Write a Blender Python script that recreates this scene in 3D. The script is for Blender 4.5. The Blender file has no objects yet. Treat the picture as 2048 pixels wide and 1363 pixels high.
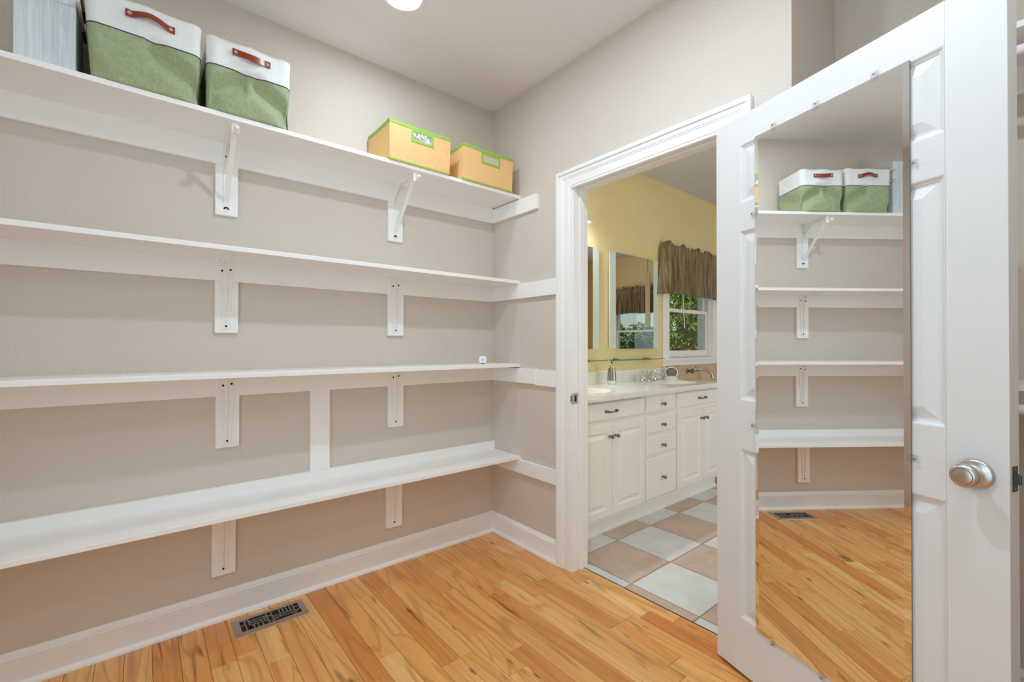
import bpy, bmesh, math, random
from mathutils import Vector, Matrix
random.seed(7)
S = bpy.context.scene
C = S.collection
R = math.radians

# ------------------------------------------------------------------ camera
cam_d = bpy.data.cameras.new('camera')
cam = bpy.data.objects.new('camera', cam_d); C.objects.link(cam)
F_PX, CX, CY = 895.0, 1021.5, 684.84
yaw, pitch, roll = 0.882, 0.0059, 0.0008
fwd = Vector((-math.sin(yaw)*math.cos(pitch), math.cos(yaw)*math.cos(pitch), math.sin(pitch)))
rgt = Vector((math.cos(yaw), math.sin(yaw), 0)); up = rgt.cross(fwd)
r2 = rgt*math.cos(roll) + up*math.sin(roll); u2 = up*math.cos(roll) - rgt*math.sin(roll)
M = Matrix((( r2.x, u2.x, -fwd.x, 2.3368), (r2.y, u2.y, -fwd.y, -1.7755), (r2.z, u2.z, -fwd.z, 1.2054), (0, 0, 0, 1)))
cam.matrix_world = M
cam_d.sensor_fit = 'HORIZONTAL'; cam_d.sensor_width = 36.0
cam_d.lens = F_PX/2048*36.0
cam_d.shift_x = (1024-CX)/2048; cam_d.shift_y = (CY-681.5)/2048
cam_d.clip_start = 0.03; cam_d.clip_end = 400
S.camera = cam

# ------------------------------------------------------------------ exposure, world, sun
S.view_settings.view_transform = 'Standard'; S.view_settings.look = 'None'
S.view_settings.gamma = 1.0; S.view_settings.use_curve_mapping = False
S.view_settings.exposure = 0.2
S.cycles.max_bounces = 14; S.cycles.diffuse_bounces = 9; S.cycles.glossy_bounces = 6
S.cycles.transmission_bounces = 8; S.cycles.transparent_max_bounces = 12
S.cycles.caustics_reflective = False; S.cycles.caustics_refractive = False
S.cycles.sample_clamp_indirect = 6.0

W = bpy.data.worlds.new('world'); S.world = W; W.use_nodes = True
wn = W.node_tree
sky = wn.nodes.new('ShaderNodeTexSky'); sky.sky_type = 'NISHITA'
sky.sun_elevation = R(48); sky.sun_rotation = R(140); sky.sun_disc = False
sky.air_density = 1.0; sky.dust_density = 0.6; sky.ozone_density = 1.5
wn.nodes['Background'].inputs['Strength'].default_value = 0.085
wn.links.new(sky.outputs[0], wn.nodes['Background'].inputs['Color'])
sun_d = bpy.data.lights.new('sun', 'SUN'); sun_d.energy = 3.0; sun_d.angle = R(0.6); sun_d.color = (1, .95, .86)
sun = bpy.data.objects.new('sun', sun_d); C.objects.link(sun)
sun.rotation_euler = Vector((-0.40, 0.40, -0.85)).to_track_quat('-Z', 'Y').to_euler()   # from behind the house

LAMP_NEAR, LAMP, LAMP_FAR, LAMP_BATH = 93.0, 1180.0, 560.0, 7.5      # radiance of the downlight lenses
LAMP_COL = (.75, .88, 1.0)
def area(name, loc, sx, sy, watts, col, rot=(0, 0, 0)):
    d = bpy.data.lights.new(name, 'AREA'); d.shape = 'RECTANGLE'; d.size = sx; d.size_y = sy; d.energy = watts; d.color = col
    o = bpy.data.objects.new(name, d); C.objects.link(o); o.location = loc; o.rotation_euler = rot; return o
area('ceiling_fill', (2.45, -2.45, 1.60), .6, .6, 11, (.58, .79, 1.0), (R(180), 0, 0))  # added upward fill that brightens the ceiling, not a known lamp
area('rear_fill', (2.0, -2.72, 1.15), 1.6, 2.1, 17, (.52, .79, 1.0), (R(90), 0, 0))  # added soft fill in front of the closed rear wall; no doorway there
area('bathroom_fill', (3.15, 2.4, 1.25), 1.6, 2.2, 30, (.74, .86, 1.0), (0, R(90), 0))  # added fill along the right bathroom wall, which has no window

H = 2.7326           # ceiling height

# ------------------------------------------------------------------ materials
def lin(r, g, b):
    f = lambda c: (c/255/12.92) if c/255 <= .04045 else ((c/255+.055)/1.055)**2.4
    return (f(r), f(g), f(b), 1)

class Nt:
    def __init__(s, name):
        s.m = bpy.data.materials.new(name); s.m.use_nodes = True
        s.t = s.m.node_tree; s.b = s.t.nodes['Principled BSDF']
    def n(s, typ, **kw):
        nd = s.t.nodes.new(typ)
        for k, v in kw.items():
            if k.startswith('i_'):
                nd.inputs[int(k[2:]) if k[2:].isdigit() else k[2:]].default_value = v
            else: setattr(nd, k, v)
        return nd
    def l(s, a, b): s.t.links.new(a, b)
    def set(s, **kw):
        for k, v in kw.items(): s.b.inputs[k.replace('_', ' ')].default_value = v
    def coords(s, scale=(1, 1, 1), rand=False, kind='Object'):
        tc = s.n('ShaderNodeTexCoord'); mp = s.n('ShaderNodeMapping'); mp.inputs['Scale'].default_value = scale
        if rand:
            oi = s.n('ShaderNodeObjectInfo')
            vm = s.n('ShaderNodeVectorMath', operation='SCALE'); vm.inputs[0].default_value = (57.3, 91.7, 33.1)
            s.l(oi.outputs['Random'], vm.inputs['Scale'])
            va = s.n('ShaderNodeVectorMath', operation='ADD')
            s.l(tc.outputs[kind], va.inputs[0]); s.l(vm.outputs[0], va.inputs[1]); s.l(va.outputs[0], mp.inputs['Vector'])
        else: s.l(tc.outputs[kind], mp.inputs['Vector'])
        return mp.outputs[0]
    def noise(s, vec, scale=5, detail=2, rough=.5, dist=0):
        nd = s.n('ShaderNodeTexNoise'); s.l(vec, nd.inputs['Vector'])
        nd.inputs['Scale'].default_value = scale; nd.inputs['Detail'].default_value = detail
        nd.inputs['Roughness'].default_value = rough; nd.inputs['Distortion'].default_value = dist
        return nd.outputs['Fac']
    def ramp(s, fac, stops):
        nd = s.n('ShaderNodeValToRGB'); s.l(fac, nd.inputs[0]); e = nd.color_ramp.elements
        while len(e) < len(stops): e.new(.5)
        for el, (p, c) in zip(e, stops): el.position = p; el.color = c
        return nd.outputs[0]
    def mix(s, fac, a, b, blend='MIX'):
        nd = s.n('ShaderNodeMix', data_type='RGBA', blend_type=blend)
        for sock, v in ((nd.inputs[0], fac), (nd.inputs[6], a), (nd.inputs[7], b)):
            if hasattr(v, 'is_linked'): s.l(v, sock)
            else: sock.default_value = v
        return nd.outputs[2]
    def math(s, op, a, b=0.0):
        nd = s.n('ShaderNodeMath', operation=op)
        for sock, v in ((nd.inputs[0], a), (nd.inputs[1], b)):
            if hasattr(v, 'is_linked'): s.l(v, sock)
            else: sock.default_value = v
        return nd.outputs[0]
    def bump(s, h, strength=.3, dist=.001):
        nd = s.n('ShaderNodeBump'); nd.inputs['Strength'].default_value = strength; nd.inputs['Distance'].default_value = dist
        s.l(h, nd.inputs['Height']); s.l(nd.outputs[0], s.b.inputs['Normal'])
    def color(s, sock): s.l(sock, s.b.inputs['Base Color'])

def plain(name, col, rough=.5, metal=0.0, spec=.5, coat=0):
    k = Nt(name); k.set(Base_Color=col, Roughness=rough, Metallic=metal)
    k.b.inputs['Specular IOR Level'].default_value = spec
    if coat: k.b.inputs['Coat Weight'].default_value = coat; k.b.inputs['Coat Roughness'].default_value = .15
    return k.m

def wall_paint(name, col, rough=.6, strength=.35, scale=95, spec=.3):
    k = Nt(name); k.set(Base_Color=col, Roughness=rough); k.b.inputs['Specular IOR Level'].default_value = spec
    v = k.coords(); n1 = k.noise(v, scale, 3, .55, .3); r = k.ramp(n1, [(.38, (0, 0, 0, 1)), (.62, (1, 1, 1, 1))])
    k.bump(r, strength, .0016)
    n2 = k.noise(v, 1.7, 2); c2 = k.mix(k.math('MULTIPLY', n2, .05), col, (.3, .28, .25, 1)); k.color(c2)
    return k.m

def paint(name, col, rough=.38, axis=None, strength=.12, spec=.5, sc=260):
    k = Nt(name); k.set(Base_Color=col, Roughness=rough); k.b.inputs['Specular IOR Level'].default_value = spec
    if axis is not None:
        s = [sc, sc, sc]; s[axis] = 9
        n1 = k.noise(k.coords(tuple(s)), 1, 2, .5, .4); k.bump(n1, strength, .0008)
    else:
        n1 = k.noise(k.coords(), 60, 2); k.bump(n1, .04, .0006)
    return k.m

M_ = {}
M_['wall'] = wall_paint('greige_wall_paint', lin(213, 202, 190), .6, .5)
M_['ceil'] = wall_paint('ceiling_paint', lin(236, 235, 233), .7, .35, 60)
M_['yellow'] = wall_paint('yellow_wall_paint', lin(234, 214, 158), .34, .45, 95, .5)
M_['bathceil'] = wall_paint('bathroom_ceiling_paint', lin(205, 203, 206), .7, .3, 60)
WHITE = lin(240, 238, 234)
M_['white'] = paint('white_paint', WHITE, .38)
M_['shelfwhite'] = paint('white_shelf_paint', lin(244, 242, 239), .42, 1, .04)
M_['doorh'] = paint('door_paint_rail', lin(219, 217, 214), .42, 0, .65, .45)
M_['doorv'] = paint('door_paint_stile', lin(219, 217, 214), .42, 2, .38, .45)
M_['cab'] = paint('cabinet_paint', lin(240, 237, 228), .33)
M_['nickel'] = plain('satin_nickel', (.58, .53, .48, 1), .3, 1)
M_['chrome'] = plain('brushed_chrome', (.62, .6, .57, 1), .18, 1)
M_['bronze'] = plain('antique_pewter', (.22, .2, .17, 1), .35, 1)
M_['dark'] = plain('dark_screw_hole', (.008, .008, .008, 1), .8)
M_['darkmetal'] = plain('dark_steel', (.1, .11, .12, 1), .35, .9)
M_['steelscrew'] = plain('screw_steel', (.3, .3, .3, 1), .4, .9)
M_['mirror'] = plain('silvered_mirror', (.9, .91, .905, 1), 0.0, 1)
M_['mirroredge'] = plain('mirror_glass_edge', (.16, .18, .17, 1), .2)
M_['plastic'] = plain('white_plastic', lin(240, 240, 240), .4)
M_['threshold'] = plain('floor_gap_dark', (.035, .018, .008, 1), .8)
M_['grout'] = plain('tan_grout', lin(150, 132, 106), .9)
M_['leather'] = plain('red_brown_leather', lin(142, 52, 22), .34, 0, .5)
M_['leatherd'] = plain('dark_brown_leather', lin(112, 44, 24), .36, 0, .5)
M_['piping'] = plain('charcoal_piping', lin(78, 80, 84), .8)
M_['greentrim'] = plain('lime_green_binding', lin(150, 192, 84), .75)

def glassy(name, tint=(1, 1, 1, 1), gl=.08):
    k = Nt(name); t = k.t; out = t.nodes['Material Output']
    tr = k.n('ShaderNodeBsdfTransparent'); tr.inputs[0].default_value = tint
    gs = k.n('ShaderNodeBsdfGlossy'); gs.inputs['Roughness'].default_value = .02
    lw = k.n('ShaderNodeLayerWeight'); pw = k.math('POWER', lw.outputs['Facing'], 4.0)
    fr = k.math('ADD', k.math('MULTIPLY', pw, .5), gl*.4)
    mx = k.n('ShaderNodeMixShader'); k.l(fr, mx.inputs[0]); k.l(tr.outputs[0], mx.inputs[1]); k.l(gs.outputs[0], mx.inputs[2])
    k.l(mx.outputs[0], out.inputs[0]); return k.m
M_['pane'] = glassy('window_pane_glass', (.97, .99, .98, 1))
M_['clear'] = glassy('clear_plastic', (.975, .98, .98, 1))
M_['shelfglass'] = glassy('shelf_glass', (.86, .95, .9, 1))
M_['glassedge'] = plain('green_glass_edge', lin(70, 120, 96), .15)
M_['frost'] = plain('frosted_mirror_border', lin(212, 222, 210), .35, 0)

def emis(name, col, st):
    k = Nt(name); k.set(Base_Color=(.9, .9, .9, 1)); k.b.inputs['Emission Color'].default_value = col
    k.b.inputs['Emission Strength'].default_value = st; return k.m
M_['lamp'] = emis('lamp_lens', (*LAMP_COL, 1), LAMP)
M_['lampfar'] = emis('far_lamp_lens', (*LAMP_COL, 1), LAMP_FAR)
M_['lampnear'] = emis('near_lamp_lens', (*LAMP_COL, 1), LAMP_NEAR)
M_['lampbath'] = emis('bathroom_lamp_lens', (.78, .89, 1, 1), LAMP_BATH)

def wood_floor():
    k = Nt('honey_wood_plank'); k.set(Roughness=.3); k.b.inputs['Specular IOR Level'].default_value = .45
    oi = k.n('ShaderNodeObjectInfo')
    base = k.ramp(oi.outputs['Random'], [(0, lin(242, 192, 122)), (.16, lin(228, 163, 88)), (.34, lin(236, 179, 106)), (.5, lin(216, 143, 72)), (.66, lin(240, 188, 116)), (.82, lin(224, 157, 84)), (.93, lin(204, 124, 62)), (1, lin(246, 204, 142))])
    g = k.noise(k.coords((1.3, 42, 42), True), 1, 4, .55, .3)
    c = k.mix(k.ramp(g, [(.42, (0, 0, 0, 1)), (.74, (.4, .4, .4, 1))]), base, lin(170, 100, 50))
    # cathedral growth figure
    rn = k.noise(k.coords((.75, 6.5, 6.5), True), 1, 1, .4, .15)
    ring = k.math('SINE', k.math('MULTIPLY', rn, 70.0))
    c = k.mix(k.ramp(ring, [(.62, (0, 0, 0, 1)), (1, (.34, .34, .34, 1))]), c, lin(158, 86, 38))
    # amber clouds
    cl = k.noise(k.coords((1.2, 6, 6), True), 1, 2, .5, .6)
    c = k.mix(k.ramp(cl, [(.5, (0, 0, 0, 1)), (.72, (.5, .5, .5, 1))]), c, lin(216, 132, 58))
    # dark mineral streaks
    kn = k.noise(k.coords((2.6, 24, 24), True), 1, 2, .5, .8)
    c = k.mix(k.ramp(kn, [(.655, (0, 0, 0, 1)), (.76, (.8, .8, .8, 1))]), c, lin(118, 56, 22))
    # pin knots
    vo = k.n('ShaderNodeTexVoronoi'); k.l(k.coords((3.2, 9.5, 9.5), True), vo.inputs['Vector']); vo.inputs['Scale'].default_value = 1.0
    c = k.mix(k.ramp(vo.outputs['Distance'], [(.03, (.85, .85, .85, 1)), (.10, (0, 0, 0, 1))]), c, lin(108, 54, 22))
    k.color(c); k.bump(g, .04, .0006)
    rg = k.ramp(g, [(.3, (.25, .25, .25, 1)), (.8, (.36, .36, .36, 1))]); k.l(rg, k.b.inputs['Roughness'])
    return k.m
M_['plank'] = wood_floor()

def tile_mat(name, a, b):
    k = Nt(name); k.set(Roughness=.34)
    v = k.coords((1, 1, 1), True); n1 = k.noise(v, 9, 5, .65, .5); n2 = k.noise(v, 45, 3, .6)
    c = k.mix(k.ramp(n1, [(.35, (0, 0, 0, 1)), (.68, (1, 1, 1, 1))]), a, b)
    c = k.mix(k.math('MULTIPLY', n2, .22), c, (.75, .72, .66, 1)); k.color(c); k.bump(n1, .08, .001); return k.m
M_['tilew'] = tile_mat('pale_grey_tile', lin(214, 215, 211), lin(198, 199, 195))
M_['tileb'] = tile_mat('rose_beige_tile', lin(196, 168, 150), lin(176, 146, 127))
M_['tantile'] = tile_mat('tan_wall_tile', lin(206, 178, 146), lin(190, 160, 128))
M_['marble'] = tile_mat('cream_cultured_marble', lin(240, 236, 228), lin(232, 226, 216))
M_['marble'].node_tree.nodes['Principled BSDF'].inputs['Roughness'].default_value = .1

def fabric(name, c1, c2, sc=420):
    k = Nt(name); k.set(Roughness=.9); k.b.inputs['Specular IOR Level'].default_value = .15
    a = k.noise(k.coords((sc, sc*.12, sc*.12)), 1, 2); b = k.noise(k.coords((sc*.12, sc*.12, sc)), 1, 2); d = k.noise(k.coords((sc*.12, sc, sc*.12)), 1, 2)
    s = k.math('ADD', k.math('ADD', a, b), d); s = k.math('MULTIPLY', s, .333)
    k.color(k.mix(k.ramp(s, [(.36, (0, 0, 0, 1)), (.64, (1, 1, 1, 1))]), c1, c2)); k.bump(s, .25, .001); return k.m
M_['green'] = fabric('sage_green_linen', lin(142, 154, 116), lin(170, 180, 144))
M_['band'] = fabric('off_white_canvas', lin(224, 225, 222), lin(232, 233, 230), 600)
M_['rim'] = plain('cream_edging', lin(224, 214, 192), .85)
M_['yellowbin'] = fabric('yellow_woven_paper', lin(234, 186, 126), lin(243, 202, 144), 620)
def valance_mat():
    k = Nt('brown_crinkled_voile'); k.set(Roughness=.75)
    a = k.noise(k.coords((12, 70, 3)), 1, 3, .6, .4)
    k.color(k.mix(k.ramp(a, [(.34, (0, 0, 0, 1)), (.66, (1, 1, 1, 1))]), lin(96, 80, 56), lin(160, 138, 100)))
    k.b.inputs['Transmission Weight'].default_value = 0.0; k.bump(a, .5, .004); return k.m
M_['valance'] = valance_mat()
def boxwood():
    k = Nt('whitewashed_wood'); k.set(Roughness=.6)
    a = k.noise(k.coords((40, 75, 3.5)), 1, 4, .6, .6)
    k.color(k.mix(k.ramp(a, [(.36, (0, 0, 0, 1)), (.64, (1, 1, 1, 1))]), lin(196, 203, 207), lin(222, 228, 231))); k.bump(a, .3, .001); return k.m
M_['boxwood'] = boxwood()
M_['stick'] = plain('pale_bare_wood', lin(214, 200, 184), .6)
M_['stickdark'] = plain('dark_tip_wood', lin(70, 58, 46), .5)  # darker colour for the wall ends of the rods
def crumple():
    k = Nt('crumpled_clear_white_plastic'); k.set(Roughness=.25)
    a = k.noise(k.coords(), 45, 3, .6, 1.0); k.color(k.mix(k.ramp(a, [(.4, (0, 0, 0, 1)), (.62, (1, 1, 1, 1))]), lin(150, 145, 140), lin(245, 245, 245))); k.bump(a, .8, .01); return k.m
M_['crumple'] = crumple()
def leafmat(name, a, b):
    k = Nt(name); k.set(Roughness=.55)
    n = k.noise(k.coords(), 1.3, 2); k.color(k.mix(k.ramp(n, [(.35, (0, 0, 0, 1)), (.65, (1, 1, 1, 1))]), a, b)); return k.m
M_['leaf'] = leafmat('near_leaf', lin(62, 92, 30), lin(128, 158, 52))  # leaves of the near trees, two greens mixed by noise
M_['leaf2'] = leafmat('far_leaf', lin(58, 96, 50), lin(98, 140, 72))
M_['bark'] = plain('bark', lin(92, 74, 56), .9)
M_['grass'] = leafmat('lawn', lin(86, 124, 52), lin(120, 152, 72))
M_['concrete'] = plain('pale_concrete', lin(196, 196, 194), .85)
M_['houseroof'] = plain('house_roof', lin(176, 120, 110), .9)
M_['greymesh'] = plain('grey_speaker_cloth', lin(120, 116, 108), .8)

# ------------------------------------------------------------------ mesh builder
class MB:
    def __init__(s): s.v = []; s.f = []
    def add(s, vs, fs):
        o = len(s.v); s.v += [tuple(v) for v in vs]; s.f += [tuple(i+o for i in f) for f in fs]; return s
    def box(s, x0, x1, y0, y1, z0, z1):
        return s.add([(x0, y0, z0), (x1, y0, z0), (x1, y1, z0), (x0, y1, z0), (x0, y0, z1), (x1, y0, z1), (x1, y1, z1), (x0, y1, z1)],
                     [(0, 3, 2, 1), (4, 5, 6, 7), (0, 1, 5, 4), (1, 2, 6, 5), (2, 3, 7, 6), (3, 0, 4, 7)])
    def hexa(s, p):
        return s.add(p, [(0, 3, 2, 1), (4, 5, 6, 7), (0, 1, 5, 4), (1, 2, 6, 5), (2, 3, 7, 6), (3, 0, 4, 7)])
    def loft(s, rings, cap0=True, cap1=True, closed=True):
        n = len(rings[0]); o = len(s.v)
        for r in rings: s.v += [tuple(p) for p in r]
        m = n if closed else n-1
        for i in range(len(rings)-1):
            for j in range(m):
                a = o+i*n+j; b = o+i*n+(j+1) % n
                s.f.append((a, b, b+n, a+n))
        if cap0: s.f.append(tuple(o+j for j in reversed(range(n))))
        if cap1: s.f.append(tuple(o+(len(rings)-1)*n+j for j in range(n)))
        return s
    def lathe(s, prof, c=(0, 0, 0), axis=(0, 0, 1), n=24, cap0=True, cap1=True):
        ax = Vector(axis).normalized(); q = Vector((0, 0, 1)).rotation_difference(ax).to_matrix(); c = Vector(c)
        rings = [[c + q @ Vector((r*math.cos(2*math.pi*j/n), r*math.sin(2*math.pi*j/n), z)) for j in range(n)] for r, z in prof]
        return s.loft(rings, cap0, cap1)
    def cyl(s, p0, p1, r0, r1=None, n=16):
        p0 = Vector(p0); d = Vector(p1)-p0; r1 = r0 if r1 is None else r1
        return s.lathe([(r0, 0), (r1, d.length)], p0, d, n)
    def tube(s, pts, r, n=10, rx=None):
        pts = [Vector(p) for p in pts]; rings = []; prev = None
        for i, p in enumerate(pts):
            t = (pts[min(i+1, len(pts)-1)]-pts[max(i-1, 0)]).normalized()
            if prev is None:
                a = Vector((0, 0, 1)) if abs(t.z) < .9 else Vector((1, 0, 0)); prev = (a - t*a.dot(t)).normalized()
            else: prev = (prev - t*prev.dot(t)).normalized()
            b = t.cross(prev); rr = r[i] if isinstance(r, (list, tuple)) else r
            rings.append([p + prev*rr*math.cos(2*math.pi*j/n) + b*(rx or rr)*math.sin(2*math.pi*j/n) for j in range(n)])
        return s.loft(rings)
    def prism(s, poly, y0, y1, fn):
        """poly: 2-D outline; fn(a, b, t) -> 3-D"""
        n = len(poly); a = [fn(p[0], p[1], y0) for p in poly]; b = [fn(p[0], p[1], y1) for p in poly]
        return s.add(a+b, [tuple(reversed(range(n))), tuple(range(n, 2*n))] + [(j, (j+1) % n, n+(j+1) % n, n+j) for j in range(n)])

FR = {}
def frame_of(o):
    while o.parent is not None: o = o.parent
    return FR.get(o.name, Matrix.Identity(4))

def fix_normals(me):
    bm = bmesh.new(); bm.from_mesh(me); bmesh.ops.recalc_face_normals(bm, faces=bm.faces); bm.to_mesh(me); bm.free()

def obj(name, mb, mat, parent=None, local=False, smooth=None, bevel=0, seg=2, solid=True, origin=None):
    """one mesh object; vertices are given in world space (or in the thing's own frame with local=True)"""
    me = bpy.data.meshes.new(name)
    vs = [Vector(v) for v in mb.v]
    base = Matrix.Identity(4)
    if parent is not None:
        base = frame_of(parent)
        if not local:
            inv = base.inverted(); vs = [inv @ v for v in vs]
    if origin is not None:
        ov = Vector(origin)
        if parent is not None and not local: ov = base.inverted() @ ov
        vs = [v-ov for v in vs]
    me.from_pydata(vs, [], mb.f); me.validate()
    if solid: fix_normals(me)
    mt = M_[mat] if isinstance(mat, str) else mat
    me.materials.append(mt)
    if smooth is not None:
        me.polygons.foreach_set('use_smooth', [True]*len(me.polygons)); me.set_sharp_from_angle(angle=R(smooth))
    o = bpy.data.objects.new(name, me); C.objects.link(o)
    if origin is not None: o.location = ov
    if parent is not None: o.parent = parent
    if bevel:
        b = o.modifiers.new('bevel', 'BEVEL'); b.width = bevel; b.segments = seg; b.limit_method = 'ANGLE'; b.angle_limit = R(40)
    return o

def thing(name, label, cat, loc=(0, 0, 0), rz=0.0, group=None):
    o = bpy.data.objects.new(name, None); C.objects.link(o); o.empty_display_size = .05
    o.location = loc; o.rotation_euler = (0, 0, rz)
    o['label'] = label; o['category'] = cat
    if group: o['group'] = group
    FR[o.name] = Matrix.Translation(Vector(loc)) @ Matrix.Rotation(rz, 4, 'Z')
    return o
def struct_root(name, loc=(0, 0, 0), rz=0.0):
    o = bpy.data.objects.new(name, None); C.objects.link(o); o.empty_display_size = .05
    o.location = loc; o.rotation_euler = (0, 0, rz); o['kind'] = 'structure'
    FR[o.name] = Matrix.Translation(Vector(loc)) @ Matrix.Rotation(rz, 4, 'Z'); return o
def struct(name, mb, mat, **kw):
    o = obj(name, mb, mat, **kw); o['kind'] = 'structure'; return o
def tag(o, label, cat, group=None):
    o['label'] = label; o['category'] = cat
    if group: o['group'] = group
    return o

# ================================================================== SHELL
XR, YR = 2.98, -2.75            # closet right and rear walls
XA, YA = 1.748, 0.499           # end of the back wall, back of the alcove
DX0, DX1, DZ = 0.692, 1.530, 2.068   # rough opening
YB, XB = 4.70, 3.20             # bathroom far / right walls
W1 = (2.085, 2.935, 1.085, 2.048)  # window in the x=0 wall: y0,y1,z0,z1
W2 = (1.66, 2.66, 0.80, 2.08)   # window in the far wall: x0,x1,z0,z1

struct('wall_left', MB().box(-.15, 0, YR-.1, .06, 0, H), 'wall')
mb = MB(); mb.box(0, DX0, 0, .06, 0, H); mb.box(DX1, XA, 0, .06, 0, H); mb.box(DX0, DX1, 0, .06, DZ, H)
struct('wall_back', mb, 'wall')
struct('wall_alcove_side', MB().box(XA-.05, XA, .06, YA, 0, H), 'wall')
struct('wall_alcove_back', MB().box(XA-.05, XR+.1, YA, YA+.05, 0, H), 'wall')
struct('wall_right', MB().box(XR, XR+.1, YR-.1, YA, 0, H), 'wall')
struct('wall_rear', MB().box(0, XR, YR-.1, YR, 0, H), 'wall')
mb = MB(); mb.box(-.15, XR+.1, YR-.1, .06, H, H+.1); mb.box(XA-.05, XR+.1, .06, YA+.05, H, H+.1)
struct('ceiling', mb, 'ceil')
# bathroom
y0, y1, z0, z1 = W1
mb = MB(); mb.box(-.15, 0, .06, y0, 0, H); mb.box(-.15, 0, y1, YB, 0, H); mb.box(-.15, 0, y0, y1, 0, z0); mb.box(-.15, 0, y0, y1, z1, H)
struct('wall_bathroom_left', mb, 'yellow')
x0, x1, z0, z1 = W2
mb = MB(); mb.box(-.15, x0, YB, YB+.15, 0, H); mb.box(x1, XB+.1, YB, YB+.15, 0, H); mb.box(x0, x1, YB, YB+.15, 0, z0); mb.box(x0, x1, YB, YB+.15, z1, H)
struct('wall_bathroom_far', mb, 'yellow')
struct('wall_bathroom_right', MB().box(XB, XB+.1, YA+.05, YB, 0, H), 'yellow')
mb = MB(); mb.box(0, DX0, .06, .115, 0, H); mb.box(DX1, XA-.05, .06, .115, 0, H); mb.box(DX0, DX1, .06, .115, DZ, H)
mb.box(XA-.1, XA-.05, .115, YA+.1, 0, H); mb.box(XA-.05, XB, YA+.05, YA+.1, 0, H)
struct('wall_bathroom_near', mb, 'yellow')
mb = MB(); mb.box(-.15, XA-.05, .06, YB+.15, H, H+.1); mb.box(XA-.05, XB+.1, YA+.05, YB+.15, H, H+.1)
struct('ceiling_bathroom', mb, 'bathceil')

# ---- wooden floor: every plank its own part
floor = struct('floor', MB().box(-.02, XR, YR, .08, -.06, -.013), 'threshold')
struct('floor_alcove', MB().box(XA, XR, .08, YA, -.06, -.004), 'threshold')
PW = .0836
def plank_mesh(L, w):
    c = .0013; zt = 0.0; zb = -.013
    v = [(-L/2, -w/2, zb), (L/2, -w/2, zb), (L/2, w/2, zb), (-L/2, w/2, zb),
         (-L/2, -w/2, zt-c), (L/2, -w/2, zt-c), (L/2, w/2, zt-c), (-L/2, w/2, zt-c),
         (-L/2+c, -w/2+c, zt), (L/2-c, -w/2+c, zt), (L/2-c, w/2-c, zt), (-L/2+c, w/2-c, zt)]
    f = [(0, 1, 5, 4), (1, 2, 6, 5), (2, 3, 7, 6), (3, 0, 4, 7), (4, 5, 9, 8), (5, 6, 10, 9), (6, 7, 11, 10), (7, 4, 8, 11), (8, 9, 10, 11)]
    return v, f
pm_cache = {}
rng = random.Random(21)
def add_plank(parent, xa, xb, ya, yb):
    g = .0011; L = round(xb-xa-g, 3); w = round(yb-ya-g, 4)
    key = (L, w)
    if key not in pm_cache:
        me = bpy.data.meshes.new('plank'); v, f = plank_mesh(L, w); me.from_pydata(v, [], f); fix_normals(me)
        me.materials.append(M_['plank']); pm_cache[key] = me
    o = bpy.data.objects.new('plank', pm_cache[key]); C.objects.link(o); o.location = ((xa+xb)/2, (ya+yb)/2, 0); o.parent = parent
k = 0
yy = -1.991 - 9*PW
while yy < .0799:
    ya, yb = max(yy, YR), min(yy+PW, .08)
    x = -.01; first = True
    vis_lo = 0.0 if yy < -1.6 else 0.0
    while x < XR-.001:
        L = rng.choice([.3, .42, .55, .7, .85, 1.0, 1.2]) * rng.uniform(.85, 1.1)
        if first: L = rng.uniform(.15, .9); first = False
        xb = x+L
        if XR-xb < .15: xb = XR
        if yb-ya > .004: add_plank(floor, x, xb, ya, yb)
        x = xb
    yy += PW
# alcove floor continues with a few boards
alc = bpy.data.objects['floor_alcove']
yy = .08
while yy < YA-.002:
    yb = min(yy+PW, YA); add_plank(alc, XA, XA+.6, yy, yb); add_plank(alc, XA+.6, XR, yy, yb); yy += PW

# ---- bathroom tile floor
bf = struct('floor_bathroom', MB().box(-.0, XB, .081, YB, -.06, -.0022), 'grout')
tm = {}
TA, TX, TY = .3598, .6107, .1428
def add_tile(xa, xb, ya, yb, white):
    g = .0035; xa += g; xb -= g; ya += g; yb -= g
    if xb-xa < .01 or yb-ya < .01: return
    key = (round(xb-xa, 3), round(yb-ya, 3), white)
    if key not in tm:
        c = .0015; a, b = key[0]/2, key[1]/2
        m = MB().loft([[(-a, -b, -.01), (a, -b, -.01), (a, b, -.01), (-a, b, -.01)], [(-a, -b, -c), (a, -b, -c), (a, b, -c), (-a, b, -c)], [(-a+c, -b+c, 0), (a-c, -b+c, 0), (a-c, b-c, 0), (-a+c, b-c, 0)]], False)
        me = bpy.data.meshes.new('tile'); me.from_pydata(m.v, [], m.f); fix_normals(me); me.materials.append(M_['tilew' if white else 'tileb']); tm[key] = me
    o = bpy.data.objects.new('tile', tm[key]); C.objects.link(o); o.location = ((xa+xb)/2, (ya+yb)/2, 0); o.parent = bf
for i in range(-2, 8):
    for j in range(-1, 13):
        xa, xb = TX+i*TA, TX+(i+1)*TA; ya, yb = TY+j*TA, TY+(j+1)*TA
        xa = max(xa, .0); xb = min(xb, XB); ya = max(ya, .083); yb = min(yb, YB)
        if ya < .115 or yb < .5:   # near the closet wall only the doorway and the bathroom side
            if xa > XA-.1: continue
            xb = min(xb, XA-.1)
        if ya < .115: xa = max(xa, DX0); xb = min(xb, DX1)
        if xb <= xa or yb <= ya: continue
        add_tile(xa, xb, ya, yb, (i+j) % 2 != 0)

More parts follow.
